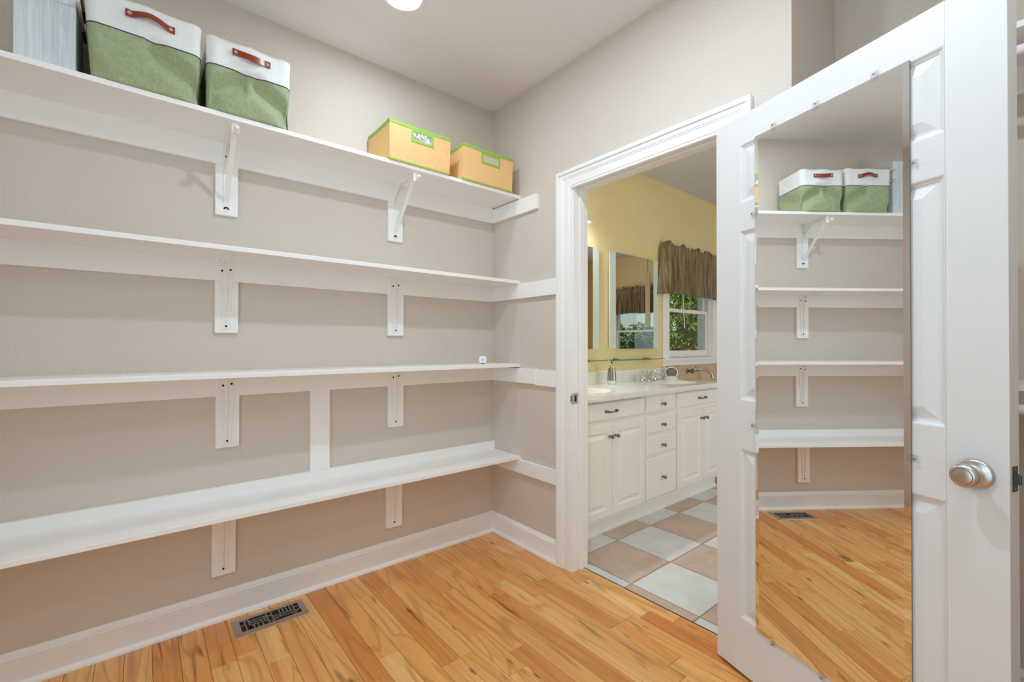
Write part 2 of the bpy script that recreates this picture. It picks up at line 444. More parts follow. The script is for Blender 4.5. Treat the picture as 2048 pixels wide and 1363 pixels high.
# ---- baseboards
BB = [(0, 0), (.024, 0), (.024, .007), (.021, .015), (.016, .021), (.0145, .024), (.0145, .0905), (.0115, .0925), (.0115, .0945), (.0145, .0965), (.0145, .106), (.0125, .110), (.0105, .1115), (.0105, .1135), (.006, .120), (.003, .127), (0, .127)]
mb = MB().prism(BB, YR, 0, lambda a, b, t: (a, t - (a if t == 0 else 0), b)); struct('baseboard_left', mb, 'white', smooth=30)
mb = MB().prism(BB, 0, .597, lambda a, b, t: (t + (a if t == 0 else 0), -a, b)); struct('baseboard_back', mb, 'white', smooth=30)
mb = MB().prism(BB, 1.617, XA, lambda a, b, t: (t, -a, b)); struct('baseboard_back_right', mb, 'white', smooth=30)
mb = MB().prism(BB, XA, XR, lambda a, b, t: (t, YA-a, b)); struct('baseboard_alcove', mb, 'white', smooth=30)

# ---- door casing and jamb
CP = [(0, 0), (0, .009), (.003, .0115), (.010, .0115), (.0125, .0085), (.0155, .0125), (.0185, .0125), (.0215, .0095), (.052, .0115), (.056, .0145), (.060, .0115), (.063, .0150), (.078, .0175), (.0805, .0150), (.083, .0235), (.0995, .0235), (.1015, .0215), (.1015, 0)]
trim = struct_root('trim_1')
xi, xo, zi = .697, 1.5165, 2.045
obj('casing_leg', MB().prism(CP, 0, 1, lambda p, d, t: (xi-p, -d, t*(zi+p))), 'white', trim, smooth=25)
obj('casing_leg', MB().prism(CP, 0, 1, lambda p, d, t: (xo+p, -d, t*(zi+p))), 'white', trim, smooth=25)
obj('casing_head', MB().prism(CP, 0, 1, lambda p, d, t: (xi-p if t == 0 else xo+p, -d, zi+p)), 'white', trim, smooth=25)
obj('jamb_leg', MB().box(DX0, .706, 0, .115, 0, DZ), 'white', trim)
obj('jamb_leg', MB().box(1.519, DX1, 0, .115, 0, DZ), 'white', trim)
obj('jamb_head', MB().box(.706, 1.519, 0, .115, 2.055, DZ), 'white', trim)
obj('door_stop', MB().box(.706, .716, .042, .078, 0, 2.055), 'white', trim, bevel=.002)
obj('door_stop', MB().box(1.509, 1.519, .042, .078, 0, 2.055), 'white', trim, bevel=.002)
obj('door_stop', MB().box(.716, 1.509, .042, .078, 2.045, 2.055), 'white', trim, bevel=.002)
sp = obj('strike_plate', MB().box(.706, .7078, -.004, .034, .893, .95).box(.697, .7078, -.0135, -.004, .906, .938), plain('aged_strike_steel', (.3, .29, .27, 1), .42, 1), trim, bevel=.001)
obj('strike_hole', MB().box(.7079, .7083, .008, .022, .905, .938), 'dark', sp)

# bathroom baseboard strip is hidden behind the vanity; small sill between the floors
struct('trim_2', MB().box(DX0+.015, DX1-.012, .0785, .083, -.01, .0012), 'threshold')

# ================================================================== CLOSET DOOR (open, mirror on its face)
DO = (1.5011856, -.0472384, 0.0); DA = -.3177
door = struct_root('door_1', DO, DA)
door['label'] = 'white six panel door standing open with a long mirror on it'
DW, DB, DT, TH = .813, .012, 2.0475, .0405
def dbox(x0, x1, z0, z1): return MB().box(x0, x1, 0, TH, z0, z1)
SX = (.107, .352, .461, .703)
PZ = ((.2115, .828), (1.0055, 1.624), (1.727, 1.9395))
obj('stile', dbox(0, SX[0], DB, DT), 'doorv', door, local=True)
obj('stile', dbox(SX[3], DW, DB, DT), 'doorv', door, local=True, bevel=.0012)
zr = [DB, PZ[0][0], PZ[0][1], PZ[1][0], PZ[1][1], PZ[2][0], PZ[2][1], DT]
for i in range(0, 8, 2): obj('rail', dbox(SX[0], SX[3], zr[i], zr[i+1]), 'doorh', door, local=True)
for za, zb in PZ: obj('mullion', dbox(SX[1], SX[2], za, zb), 'doorv', door, local=True)
for za, zb in PZ:
    for xa, xb in ((SX[0], SX[1]), (SX[2], SX[3])):
        prof = [(0, TH), (0, 0), (.003, .0012), (.008, .0052), (.0115, .0064), (.0125, .0084), (.019, .0084), (.046, .0016)]
        rings = [[(xa+o_, d, za+o_), (xb-o_, d, za+o_), (xb-o_, d, zb-o_), (xa+o_, d, zb-o_)] for o_, d in prof]
        obj('panel', MB().loft(rings), 'doorv', door, local=True, smooth=12)
# knob (both faces), latch
def knob_prof():
    return [(.0335, 0), (.0335, .003), (.0325, .0055), (.0295, .0075), (.0255, .0085), (.0215, .0105), (.0165, .013), (.0135, .017), (.0128, .022), (.0135, .027), (.0165, .0305), (.0225, .0335), (.0262, .038), (.0275, .043), (.0272, .048), (.0255, .053), (.022, .0563), (.0195, .0572), (.0187, .0562), (.0180, .0562), (.0172, .0575), (.012, .0588), (.004, .0592)]
kn = obj('door_knob', MB().lathe(knob_prof(), (.757, 0, .909), (0, -1, 0), 48), 'nickel', door, local=True, smooth=40)
obj('door_knob', MB().lathe(knob_prof(), (.757, TH, .909), (0, 1, 0), 32), 'nickel', door, local=True, smooth=40)
lp = obj('latch_plate', MB().box(DW, DW+.0012, .0085, .032, .882, .938), 'bronze', door, local=True, bevel=.0008)
obj('latch_bolt', MB().prism([(.0, .012), (.013, .012), (.013, .017), (.003, .029), (0, .029)], .900, .921, lambda a, b, t: (DW+a, b, t)), 'darkmetal', lp, local=True, bevel=.001)
for zz in (.8885, .9315): obj('screw', MB().lathe([(.0032, 0), (.002, .0007)], (DW+.0012, .020, zz), (1, 0, 0), 10), 'steelscrew', lp, local=True)
for zz in (.22, 1.03, 1.83):
    hg = obj('hinge', MB().cyl((.004, TH+.006, zz-.045), (.004, TH+.006, zz+.045), .006).box(.004, .03, TH, TH+.002, zz-.044, zz+.044), 'nickel', door, local=True)

# ---- frameless mirror held by clear clips
mir = thing('wall_mirror', 'tall narrow frameless mirror hung with clear clips on the open white door', 'mirror', DO, DA)
mu0, mu1, mz0, mz1 = .175, .6335, .2065, 1.9425
bv = .0145; yb_, yf, yo = -.0015, -.0062, -.0048
o_ = lambda d, y: [(mu0+d, y, mz0+d), (mu1-d, y, mz0+d), (mu1-d, y, mz1-d), (mu0+d, y, mz1-d)]
obj('mirror_back', MB().loft([o_(0, -.0003), o_(0, yo+.0004)]), 'mirroredge', mir, local=True)
obj('mirror_face', MB().add(o_(bv, yf), [(0, 1, 2, 3)]), 'mirror', mir, local=True, solid=False)
A, B_ = o_(0, yo), o_(bv, yf)
for q in range(4):
    r_ = (q+1) % 4
    obj('bevel', MB().add([A[q], A[r_], B_[r_], B_[q]], [(0, 1, 2, 3)]), 'mirror', mir, local=True, solid=False)
clips = [(.247, mz1, 'z', 1), (.392, mz1, 'z', 1), (.554, mz1, 'z', 1), (mu1, 1.673, 'x', 1), (mu1, .917, 'x', 1), (mu0, 1.672, 'x', -1), (mu0, .922, 'x', -1), (.242, mz0, 'z', -1), (.405, mz0, 'z', -1), (.56, mz0, 'z', -1)]
for u, z, axn, sg in clips:
    m = MB(); w = .009
    def P(a, b): return (u+a, z+b*sg) if axn == 'z' else (u+b*sg, z+a)
    def bx(a0, a1, b0, b1, ya, yb2):
        p, q = P(a0, b0), P(a1, b1)
        m.box(min(p[0], q[0]), max(p[0], q[0]), ya, yb2, min(p[1], q[1]), max(p[1], q[1]))
    bx(-w, w, .0005, .016, -.0065, -.0002); bx(-w, w, -.011, .016, -.0092, -.0065)
    c_ = obj('clip', m, 'clear', mir, local=True, bevel=.0012)
    p = P(0, .009)
    obj('screw', MB().lathe([(.0036, 0), (.003, .0014), (.001, .0018)], (p[0], -.0095, p[1]), (0, -1, 0), 10), 'steelscrew', c_, local=True)

# ================================================================== SHELVES
WS, TS, CT = .278, .0195, .019
YE = -2.45                      # shelves run on to the left, outside the frame
def lbracket(parent, yc, zb, L, w_top=.03, w_bot=.014):
    """stamped steel bracket: tapered leg on the wall board, tapered arm under the shelf"""
    x0 = CT
    z1 = zb; z0 = zb-L
    leg = MB()
    a = [(x0, yc-w_top, z1), (x0, yc+w_top, z1), (x0, yc+w_bot, z0), (x0, yc-w_bot, z0)]
    b = [(x0+.0028, p[1], p[2]) for p in a]
    leg.loft([a, b])
    # pressed rib
    rib = [[(x0+.0028, yc-.011*s, z1-.004-(L-.03)*t), (x0+.0028+.006, yc, z1-.004-(L-.03)*t), (x0+.0028, yc+.011*s, z1-.004-(L-.03)*t)] for t, s in ((0, 1.2), (1, .45))]
    leg.loft(rib)
    ar = WS-.05
    c = [(x0, yc-w_top, z1), (x0, yc+w_top, z1), (ar, yc+w_bot, z1), (ar, yc-w_bot, z1)]
    leg.loft([[(p[0], p[1], p[2]-.0028) for p in c], c])
    rib = [[(x0+(ar-.02-x0)*t, yc-.011*s, z1-.0028), (x0+(ar-.02-x0)*t, yc, z1-.0088), (x0+(ar-.02-x0)*t, yc+.011*s, z1-.0028)] for t, s in ((0, 1.2), (1, .45))]
    leg.loft(rib)
    leg.loft([[(x0, yc-.02, z1), (x0+.03, yc-.02, z1), (x0, yc-.02, z1-.03)], [(x0, yc-.012, z1), (x0+.03, yc-.012, z1), (x0, yc-.012, z1-.03)]])
    br = obj('bracket', leg, 'white', parent, smooth=30)
    for dy, dz in ((-.016, .046), (.016, .040), (0, L-.013)):
        obj('screw', MB().lathe([(.0047, 0), (.0042, .0012), (.001, .0014)], (x0+.003, yc+dy, z1-dz), (1, 0, 0), 12), 'dark', br)
    return br

def rodbracket(parent, yc, zb):
    """shelf-and-rod bracket: wall strip, arm, diagonal brace and an open rod hook"""
    w = .011; x0 = CT; xa = .262
    m = MB()
    m.loft([[(x0, yc-w, zb), (x0, yc+w, zb), (x0+.003, yc+w, zb), (x0+.003, yc-w, zb)], [(x0, yc-w, zb-.292), (x0, yc+w, zb-.292), (x0+.003, yc+w, zb-.292), (x0+.003, yc-w, zb-.292)]])
    m.cyl((x0, yc, zb-.292), (x0+.003, yc, zb-.292), .011, n=20)
    m.box(x0, xa, yc-w, yc+w, zb-.003, zb)
    br = obj('bracket', m, 'white', parent, smooth=30)
    gus = [(x0+.003, zb-.0035), (xa-.02, zb-.0035), (xa-.025, zb-.014), (x0+.085, zb-.018), (x0+.018, zb-.075), (x0+.010, zb-.11), (x0+.003, zb-.11)]
    obj('web', MB().prism(gus, yc-w, yc-w+.0025, lambda a, b, t: (a, t, b)), 'white', br)
    p0, p1 = Vector((x0+.002, yc, zb-.262)), Vector((xa-.012, yc, zb-.026))
    d = (p1-p0).normalized(); nrm = Vector((-d.z, 0, d.x))
    ring = lambda p: [p+Vector((0, -.0095, 0))-nrm*.002, p+Vector((0, .0095, 0))-nrm*.002, p+Vector((0, .0095, 0))+nrm*.0035, p+Vector((0, 0, 0))+nrm*.006, p+Vector((0, -.0095, 0))+nrm*.0035]
    obj('brace', MB().loft([ring(p0), ring(p1)]), 'white', br, smooth=20)
    # J hook
    hc = Vector((xa+.012, yc, zb-.032)); rad = .021
    pts = [(xa-.006, yc, zb-.001)] + [(hc.x+rad*math.cos(t), yc, hc.z+rad*math.sin(t)) for t in [R(a) for a in range(180, 341, 16)]]
    hk = obj('rod_hook', MB().tube(pts, .0035, 8, rx=.012), 'white', br, smooth=40)
    e = pts[-1]; obj('hook_end', MB().lathe([(.002, -.010), (.0075, -.008), (.0105, 0), (.0075, .008), (.002, .010)], (e[0]+.001, yc, e[2]+.004), (0, 1, 0), 16), 'white', hk, smooth=60)
    for dz, dy in ((.06, -.003), (.289, 0)):
        obj('screw', MB().lathe([(.0042, 0), (.0038, .001), (.001, .0012)], (x0+.003, yc+dy, zb-dz), (1, 0, 0), 12), 'steelscrew', br)
    return br

def shelf(name, label, zt, cz0, cz1, plates, side, kind):
    t = thing(name, label, 'shelf', (0, -1.0, zt))
    zb = zt-TS
    obj('shelf_board', MB().box(0.0 if kind != 'low' else CT, WS, YE, -.0012, zb, zt), 'shelfwhite', t, bevel=.0016)
    obj('ledger', MB().box(0, CT, YE, -.0005 if kind == 'low' else -CT, cz0, cz1), 'shelfwhite', t, bevel=.001)
    for x0, x1, z0, z1, d in side: obj('side_ledger', MB().box(x0, x1, -d, 0, z0, z1), 'shelfwhite', t, bevel=.001)
    for y0, y1, z0, z1 in plates:
        obj('wall_board', MB().box(0, CT-.0006, y0, y1, z0, z1), 'shelfwhite', t, bevel=.0014)
        yc = (y0+y1)/2-.002
        if kind == 'top': rodbracket(t, yc, zb)
        else: lbracket(t, yc, zb, zb-z0-.016)
    return t
Z1, Z2, Z3, Z4 = 2.1144, 1.5966, 1.0940, .5356
shelf('wall_shelf', 'topmost white wall shelf holding the fabric baskets and yellow bins', Z1, 1.9985, Z1-TS, [(-1.533, -1.448, 1.777, 1.9985), (-.737, -.651, 1.780, 1.9985)], [(0.0, .437, 1.9985, 2.0865, CT)], 'top')
shelf('wall_shelf', 'white wall shelf second from the top, empty', Z2, 1.4862, Z2-TS, [(-1.533, -1.445, 1.259, 1.4862), (-.737, -.645, 1.258, 1.4862)], [(0.0, .5955, 1.4875, 1.577, CT)], 'mid')
shelf('wall_shelf', 'white wall shelf third from the top with small white gadget on it', Z3, .9805, Z3-TS, [(-1.528, -1.439, .755, .9805), (-.734, -.644, .7545, .9805)], [(0.0, .424, .980, 1.0675, CT), (.424, .5955, .9735, 1.0635, CT-.004)], 'mid')
shelf('wall_shelf', 'lowest white wall shelf with a raised back board, above baseboard', Z4, .497, .586, [(-1.540, -1.451, .199, .497), (-.744, -.650, .203, .497)], [(CT, .5955, .4365, .516, CT)], 'low')
tag(obj('wall_board', MB().box(0, CT-.001, -1.1375, -1.045, .586, .9805), 'shelfwhite', bevel=.001, origin=(0, -1.09, .586)), 'vertical white board on the wall joining the two lowest shelves', 'board')

# small white gadget on the third shelf
gd = thing('motion_sensor', 'small rounded white sensor puck standing on the third shelf', 'sensor', (.165, -.205, Z3))
def rrect(hw, hh, r, n=6):
    pts = []
    for cx_, cy_, a0 in ((hw-r, hh-r, 0), (-hw+r, hh-r, 90), (-hw+r, -hh+r, 180), (hw-r, -hh+r, 270)):
        for i in range(n+1):
            a = R(a0+90*i/n); pts.append((cx_+r*math.cos(a), cy_+r*math.sin(a)))
    return pts
gdir = Vector((.82, -.57, 0)).normalized(); gs = Vector((-gdir.y, gdir.x, 0)); gc = Vector((.165, -.205, Z3+.0255))
rings = []
for d, sc in ((-.012, .7), (-.010, .92), (-.004, 1), (.006, 1), (.011, .93), (.0135, .78)):
    rings.append([gc + gdir*d + gs*(a*sc) + Vector((0, 0, b*sc)) for a, b in rrect(.0235, .0215, .015)])
obj('body', MB().loft(rings), 'plastic', gd, smooth=50)
obj('lens', MB().lathe([(.0085, 0), (.008, .0015), (.004, .003)], gc+gdir*.0133, gdir, 20), plain('pale_grey_lens', lin(205, 205, 205), .4), gd, smooth=40)
obj('foot', MB().lathe([(.011, 0), (.011, .006)], (gc.x, gc.y, Z3), (0, 0, 1), 16), 'greymesh', gd)

# ================================================================== FABRIC BASKETS
def rr_perim(x0, x1, y0, y1, r, n=34):
    """closed outline with even sampling; returns list of (x, y, s, isfront)"""
    out = []
    def seg(p, q, k, tag_):
        for i in range(k):
            t = i/k; out.append((p[0]+(q[0]-p[0])*t, p[1]+(q[1]-p[1])*t, tag_, t))
    def arc(cx_, cy_, a0, k=5):
        for i in range(k):
            a = R(a0+90*i/k); out.append((cx_+r*math.cos(a), cy_+r*math.sin(a), 'c', 0))
    seg((x1, y0+r), (x1, y1-r), n, 'f'); arc(x1-r, y1-r, 0)
    seg((x1-r, y1), (x0+r, y1), n//2, 'r'); arc(x0+r, y1-r, 90)
    seg((x0, y1-r), (x0, y0+r), n//2, 'b'); arc(x0+r, y0+r, 180)
    seg((x0+r, y0), (x1-r, y0), n//2, 'l'); arc(x1-r, y0+r, 270)
    return out
def basket(label, yb, yt, zs, zt, xf, folds, hspec, hm, z0=Z1):
    t = thing('fabric_basket', label, 'basket', ((xf+.02)/2, sum(yb)/2, z0), group='green and white fabric baskets on the top shelf')
    zr_ = zt-z0; fs = (zs-z0)/zr_
    def ring(f, inset=0.0):
        s = min(f/fs, 1.0); e = f
        ya = yb[0]+(yt[0]-yb[0])*e + inset; yb_ = yb[1]+(yt[1]-yb[1])*e - inset
        pts = []
        for x, y, tg, q in rr_perim(.022+inset, xf-inset, ya, yb_, .022 + .012*e):
            dx = dy = 0
            u = (y-(ya+yb_)/2)/((yb_-ya)/2)
            if tg == 'f' or (tg == 'c' and x > xf-.06):
                w = max(0, 1-u*u)**.5
                tt = s
                for sgn in folds:
                    if u*sgn > -.05:
                        tl = .88-.50*max(0, u*sgn); dd_ = abs(tt-tl)/(.42 if tt < tl else .30)
                        if f <= fs: dx -= .036*max(0, 1-dd_)*min(1, (u*sgn+.05)*5)*(1 if abs(u) < .9 else .6)
                if f <= fs:
                    dx += .006*math.sin(math.pi*min(1, tt*1.2))*w
                    dx -= .010*max(0, 1-abs(u-.02)/.05)*math.sin(math.pi*min(1, .15+.85*tt))*.5
                    # pinched lower corner
                    cq = max(0, 1-math.hypot((abs(u)-.9)/.28, (tt-.16)/.25)); dx -= .016*cq
                else:
                    g = (f-fs)/(1-fs); dx += .004*math.sin(5*u+1)*math.sin(math.pi*g)
            elif tg in 'rl':
                sg = 1 if tg == 'r' else -1
                q2 = (x-.02)/(xf-.02)
                if f <= fs: dy -= sg*(.016*max(0, 1-abs(s-.75+.4*q2)/.35)*math.sin(math.pi*min(max(q2, 0), 1)))
                else: dy -= sg*.006*math.sin(math.pi*q2)
            dip = 0
            if f > .97: dip = -.006*math.sin(math.pi*min(1, abs(u)))*(1 if tg == 'f' else .5)
            pts.append(Vector((x+dx, y+dy, z0+zr_*f+dip)))
        return pts
    fr = [0, .012, .04] + [.04+(fs-.04)*i/18 for i in range(1, 19)]
    rings = [ring(f) for f in fr]
    rings[0] = [Vector((p.x*.97+.004, p.y, z0)) for p in rings[0]]
    obj('body', MB().loft(rings, True, False), 'green', t, smooth=60)
    fb = [fs+(1-fs)*i/8 for i in range(9)]
    br = [ring(f) for f in fb]
    obj('band', MB().loft(br, False, False), 'band', t, smooth=60)
    inner = [ring(1.0, .005), ring(.97, .007), ring(fs+.03, .012)] + [[Vector((p.x*.8+.02, (p.y-sum(yb)/2)*.86+sum(yb)/2, p.z)) for p in ring(f, .012)] for f in (fs*.9, .3, .05)]
    obj('lining', MB().loft(inner, False, True), 'rim', t, smooth=60)
    top = [(a+b)/2 for a, b in zip(ring(1.0), ring(1.0, .005))]
    obj('rim', MB().tube(top+[top[0]], .0036, 6), 'rim', t, smooth=60)
    sm = ring(fs); obj('piping', MB().tube(sm+[sm[0]], .0022, 6), 'piping', t, smooth=60)
    # leather handle
    (ya, za), (yb2, zb2) = hspec
    pts = []
    N = 18
    for i in range(N+1):
        q = i/N; b = math.sin(math.pi*min(1, max(0, (q-.14)/.72)))
        pts.append(Vector((xf+.0035+.016*b, ya+(yb2-ya)*q, za+(zb2-za)*q + hm*b)))
    hw = .0125; rgs = []
    for i, p in enumerate(pts):
        tw = 0.55*math.sin(math.pi*i/N)*(1 if hm > 0 else .2)
        n_ = Vector((-math.sin(tw), 0, math.cos(tw)))
        th = Vector((math.cos(tw), 0, math.sin(tw)))*.0014
        rgs.append([p-n_*hw-th, p+n_*hw-th, p+n_*hw+th, p-n_*hw+th])
    h = obj('handle', MB().loft(rgs), 'leather', t, smooth=40)
    for i in (1, N-1):
        p = pts[i]+Vector((.0014, 0, 0)); q = .012 if i == 1 else -.012
        obj('rivet', MB().lathe([(.0068, 0), (.0064, .0014), (.004, .0016), (.0034, .0006), (.001, .0006)], p+Vector((0, q*.3, 0)), (1, 0, 0), 16), 'chrome', h, smooth=40)
    return t
basket('left green and white fabric basket with an upward curved leather handle', (-1.915, -1.614), (-1.935, -1.603), 2.296, 2.412, .284, (1,), ((-1.826, 2.3655), (-1.688, 2.3575)), .010)
basket('right green and white fabric basket with a centre seam and sagging leather handle', (-1.588, -1.300), (-1.592, -1.290), 2.290, 2.400, .284, (1, -1), ((-1.507, 2.3615), (-1.373, 2.3555)), -.007)

# ================================================================== YELLOW BINS
def bin_(label, yb, yt, zt, xf, lab, full):
    t = thing('storage_bin', label, 'storage bin', (xf/2, sum(yb)/2, Z1), group='yellow woven bins on the top shelf')
    def rect(f, o=0.0):
        ya = yb[0]+(yt[0]-yb[0])*f; y2 = yb[1]+(yt[1]-yb[1])*f
        bow = lambda y: 0.004*math.sin(math.pi*(y-ya)/(y2-ya))
        z = Z1+(zt-Z1)*f
        out = [(xf-o+bow(ya+(y2-ya)*i/8)*f, ya+o+(y2-ya-2*o)*i/8, z - .006*f*math.sin(math.pi*i/8)) for i in range(9)]
        out += [(xf-o-(xf-.03)*i/4, y2-o, z) for i in range(1, 4)]
        out += [(.02+o, y2-o-(y2-ya-2*o)*i/8, z) for i in range(9)]
        out += [(.02+o+(xf-.03)*i/4, ya+o, z - .004*f*math.sin(math.pi*i/4)) for i in range(1, 4)]
        return out
    obj('body', MB().loft([rect(0), rect(.25), rect(.5), rect(.75), rect(1)], True, False), 'yellowbin', t, smooth=35)
    obj('lining', MB().loft([rect(.995, .003), rect(.5, .004), rect(.03, .004)], False, True), 'yellowbin', t)
    e = lambda f, o: [Vector(p) for p in rect(f, o)]
    obj('top_binding', MB().loft([e(.92, -.0015), e(1.004, -.0018), e(1.004, .0045), e(.94, .0045)], False, False), 'greentrim', t, smooth=30)
    obj('bottom_binding', MB().loft([e(0.002, .001), e(.004, -.0022), e(.045, -.0018), e(.05, .001)], True, False), 'greentrim', t, smooth=30)
    ya, y2, za, zb = lab; x = xf+.0035; b = .0125
    m = MB(); m.box(xf, x+.0012, ya, y2, zb-b, zb); m.box(xf, x+.0012, ya, y2, za, za+b); m.box(xf, x+.0012, ya, ya+b, za+b, zb-b); m.box(xf, x+.0012, y2-b, y2, za+b, zb-b)
    fr_ = obj('label_holder', m, 'greentrim', t, bevel=.0008)
    obj('label_window', MB().box(xf+.0015, x, ya+b, y2-b, za+b, zb-b), 'crumple' if full else plain('pale_label', lin(205, 190, 170), .5), fr_)
    return t
bin_('yellow woven storage bin with plastic bag sticking out, left of the pair', (-.851, -.512), (-.851, -.505), 2.313, .285, (-.736, -.609, 2.230, 2.294), True)
bin_('yellow woven storage bin with empty label holder, nearest the corner', (-.426, -.078), (-.420, -.070), 2.318, .285, (-.305, -.171, 2.2325, 2.2955), False)
# plastic bag inside the left bin
bm_ = bmesh.new(); bmesh.ops.create_icosphere(bm_, subdivisions=4, radius=1)
rg = random.Random(3)
from mathutils import noise as mnoise
mb = MB()
for v in bm_.verts:
    d = v.co.normalized(); k_ = 1+.22*mnoise.noise(d*2.6)+.12*mnoise.noise(d*6.5)
    mb.v.append((.155+.088*d.x*k_, -.690+.115*d.y*k_, 2.232+.085*d.z*k_+.012))
for f in bm_.faces: mb.f.append(tuple(v.index for v in f.verts))
bm_.free()
tag(obj('plastic_bag', mb, 'crumple', smooth=60, origin=(.155, -.70, 2.14)), 'crumpled white plastic bag peeking out of the left yellow bin', 'bag')

# ================================================================== WHITE WOODEN BOX
bx = thing('wooden_box', 'whitewashed wooden box with rod handles at the left end of the top shelf', 'box', (.14, -2.022, Z1))
y0, y1, zt = -2.0925, -1.9515, 2.475
obj('front_panel', MB().box(.256, .268, y0, y1, Z1, zt), 'boxwood', bx, bevel=.0012)
obj('side_panel', MB().box(.03, .256, y1-.012, y1, Z1, zt), 'boxwood', bx, bevel=.0012)
obj('side_panel', MB().box(.03, .256, y0, y0+.012, Z1, zt), 'boxwood', bx, bevel=.0012)
obj('back_panel', MB().box(.02, .03, y0, y1, Z1, zt), 'boxwood', bx, bevel=.0012)
obj('bottom_panel', MB().box(.03, .256, y0+.012, y1-.012, Z1, Z1+.012), 'boxwood', bx)
obj('front_lip', MB().box(.268, .2705, y0, y1, 2.327, 2.345), 'boxwood', bx, bevel=.0008)
for za, zb in ((2.338, 2.329), (2.408, 2.402)):
    mid = Vector((.125, -1.944, zb+.004))
    rd = obj('handle_rod', MB().cyl((.30, -1.944, za), mid, .0052, n=12), 'stick', bx, smooth=40)
    obj('rod_tip', MB().cyl(mid, (.05, -1.944, zb), .0054, .0048, n=12), 'stickdark', rd, smooth=40)

# ================================================================== FLOOR REGISTER
vt = thing('floor_register', 'nickel floor vent with cut out art deco pattern beside the baseboard', 'vent', (.128, -1.33, 0))
vx0, vx1, vy0, vy1 = .058, .201, -1.474, -1.186
rect_ = lambda o, z: [(vx0+o, vy0+o, z), (vx1-o, vy0+o, z), (vx1-o, vy1-o, z), (vx0+o, vy1-o, z)]
obj('frame', MB().loft([rect_(0, .0003), rect_(.0015, .003), rect_(.006, .0052), rect_(.027, .0052), rect_(.027, .0012)], False, False), plain('worn_nickel_plate', (.46, .39, .32, 1), .36, .9), vt, smooth=15)
obj('damper', MB().box(vx0+.027, vx1-.027, vy0+.027, vy1-.027, .0006, .0013), 'dark', vt)
g = MB(); gx0, gx1, gy0, gy1 = vx0+.027, vx1-.027, vy0+.027, vy1-.027; bw = .0022
def bar(xa, ya, xb, yb):
    a, b = Vector((xa, ya, 0)), Vector((xb, yb, 0)); d = (b-a).normalized(); n_ = Vector((-d.y, d.x, 0))*bw
    g.loft([[a-n_+Vector((0, 0, .0013)), a+n_+Vector((0, 0, .0013)), a+n_+Vector((0, 0, .005)), a-n_+Vector((0, 0, .005))], [b-n_+Vector((0, 0, .0013)), b+n_+Vector((0, 0, .0013)), b+n_+Vector((0, 0, .005)), b-n_+Vector((0, 0, .005))]])
def arc_(cx_, cy_, r, a0, a1, n=8):
    p = [(cx_+r*math.cos(R(a0+(a1-a0)*i/n)), cy_+r*math.sin(R(a0+(a1-a0)*i/n))) for i in range(n+1)]
    for q in range(n): bar(*p[q], *p[q+1])
gw, gl = gx1-gx0, gy1-gy0
fx = lambda t: gx0+gw*t; fy = lambda t: gy0+gl*t
bar(fx(0), fy(.08), fx(1), fy(.08)); bar(fx(0), fy(.14), fx(1), fy(.14)); arc_(fx(.45), fy(0), gw*.45, 90, 180); bar(fx(.45), fy(0), fx(.45), fy(.08))
for t in (.22, .42, .62): bar(fx(t), fy(.14), fx(t), fy(.44))
bar(fx(.62), fy(.14), fx(1), fy(.14))
for t in (.2, .27, .34): bar(fx(.62), fy(t), fx(1), fy(t))
bar(fx(0), fy(.44), fx(1), fy(.44)); bar(fx(0), fy(.52), fx(1), fy(.52)); arc_(fx(.5), fy(.52), gw*.36, -90, 90, 10); arc_(fx(.62), fy(.44), gw*.3, 90, 270, 8)
for t in (.66, .72, .78, .84): bar(fx(0), fy(t), fx(.55), fy(t))
bar(fx(.55), fy(.52), fx(.55), fy(.9)); bar(fx(.74), fy(.52), fx(.74), fy(.9)); arc_(fx(.35), fy(.8), gw*.55, 10, 95, 10)
bar(fx(0), fy(.9), fx(1), fy(.9)); bar(fx(.3), fy(.9), fx(.3), fy(1)); bar(fx(.62), fy(.9), fx(.62), fy(1))
obj('grille', g, plain('worn_nickel_grille', (.42, .35, .28, 1), .4, .9), vt, smooth=20)

# ================================================================== CEILING LIGHTS
def downlight(x, y, label, mat, z=H, r=.0738):
    t = thing('recessed_light', label, 'ceiling light', (x, y, z))
    obj('trim_ring', MB().lathe([(.0965, 0), (.0965, -.003), (.0925, -.006), (.079, -.0068), (.074, -.004), (.074, 0)], (x, y, z), (0, 0, 1), 48, False, False), 'plastic', t, smooth=30)
    obj('lens', MB().lathe([(r, -.0042), (r*.68, -.0055), (.004, -.0062)], (x, y, z), (0, 0, 1), 40, False, True), mat, t, smooth=60)
    if r < .07: obj('baffle', MB().lathe([(.0745, -.0035), (r, -.0035)], (x, y, z), (0, 0, 1), 40, False, False), 'plastic', t, smooth=30)
    return t
downlight(.533, -.901, 'round white recessed ceiling light above the shelves, lit', 'lampnear')
downlight(1.45, -.880, 'lit recessed ceiling light in the middle of the closet ceiling', 'lamp', r=.034)
downlight(2.50, -.900, 'lit recessed ceiling light on the side away from the shelves', 'lampfar', r=.034)
downlight(.587, 1.51, 'recessed ceiling light over the bathroom vanity', 'lampbath')
downlight(.84, 4.25, 'recessed ceiling light in the far corner of the bathroom', 'lampbath')
downlight(2.2, 2.3, 'recessed ceiling light over the bathroom tile floor', 'lampbath')

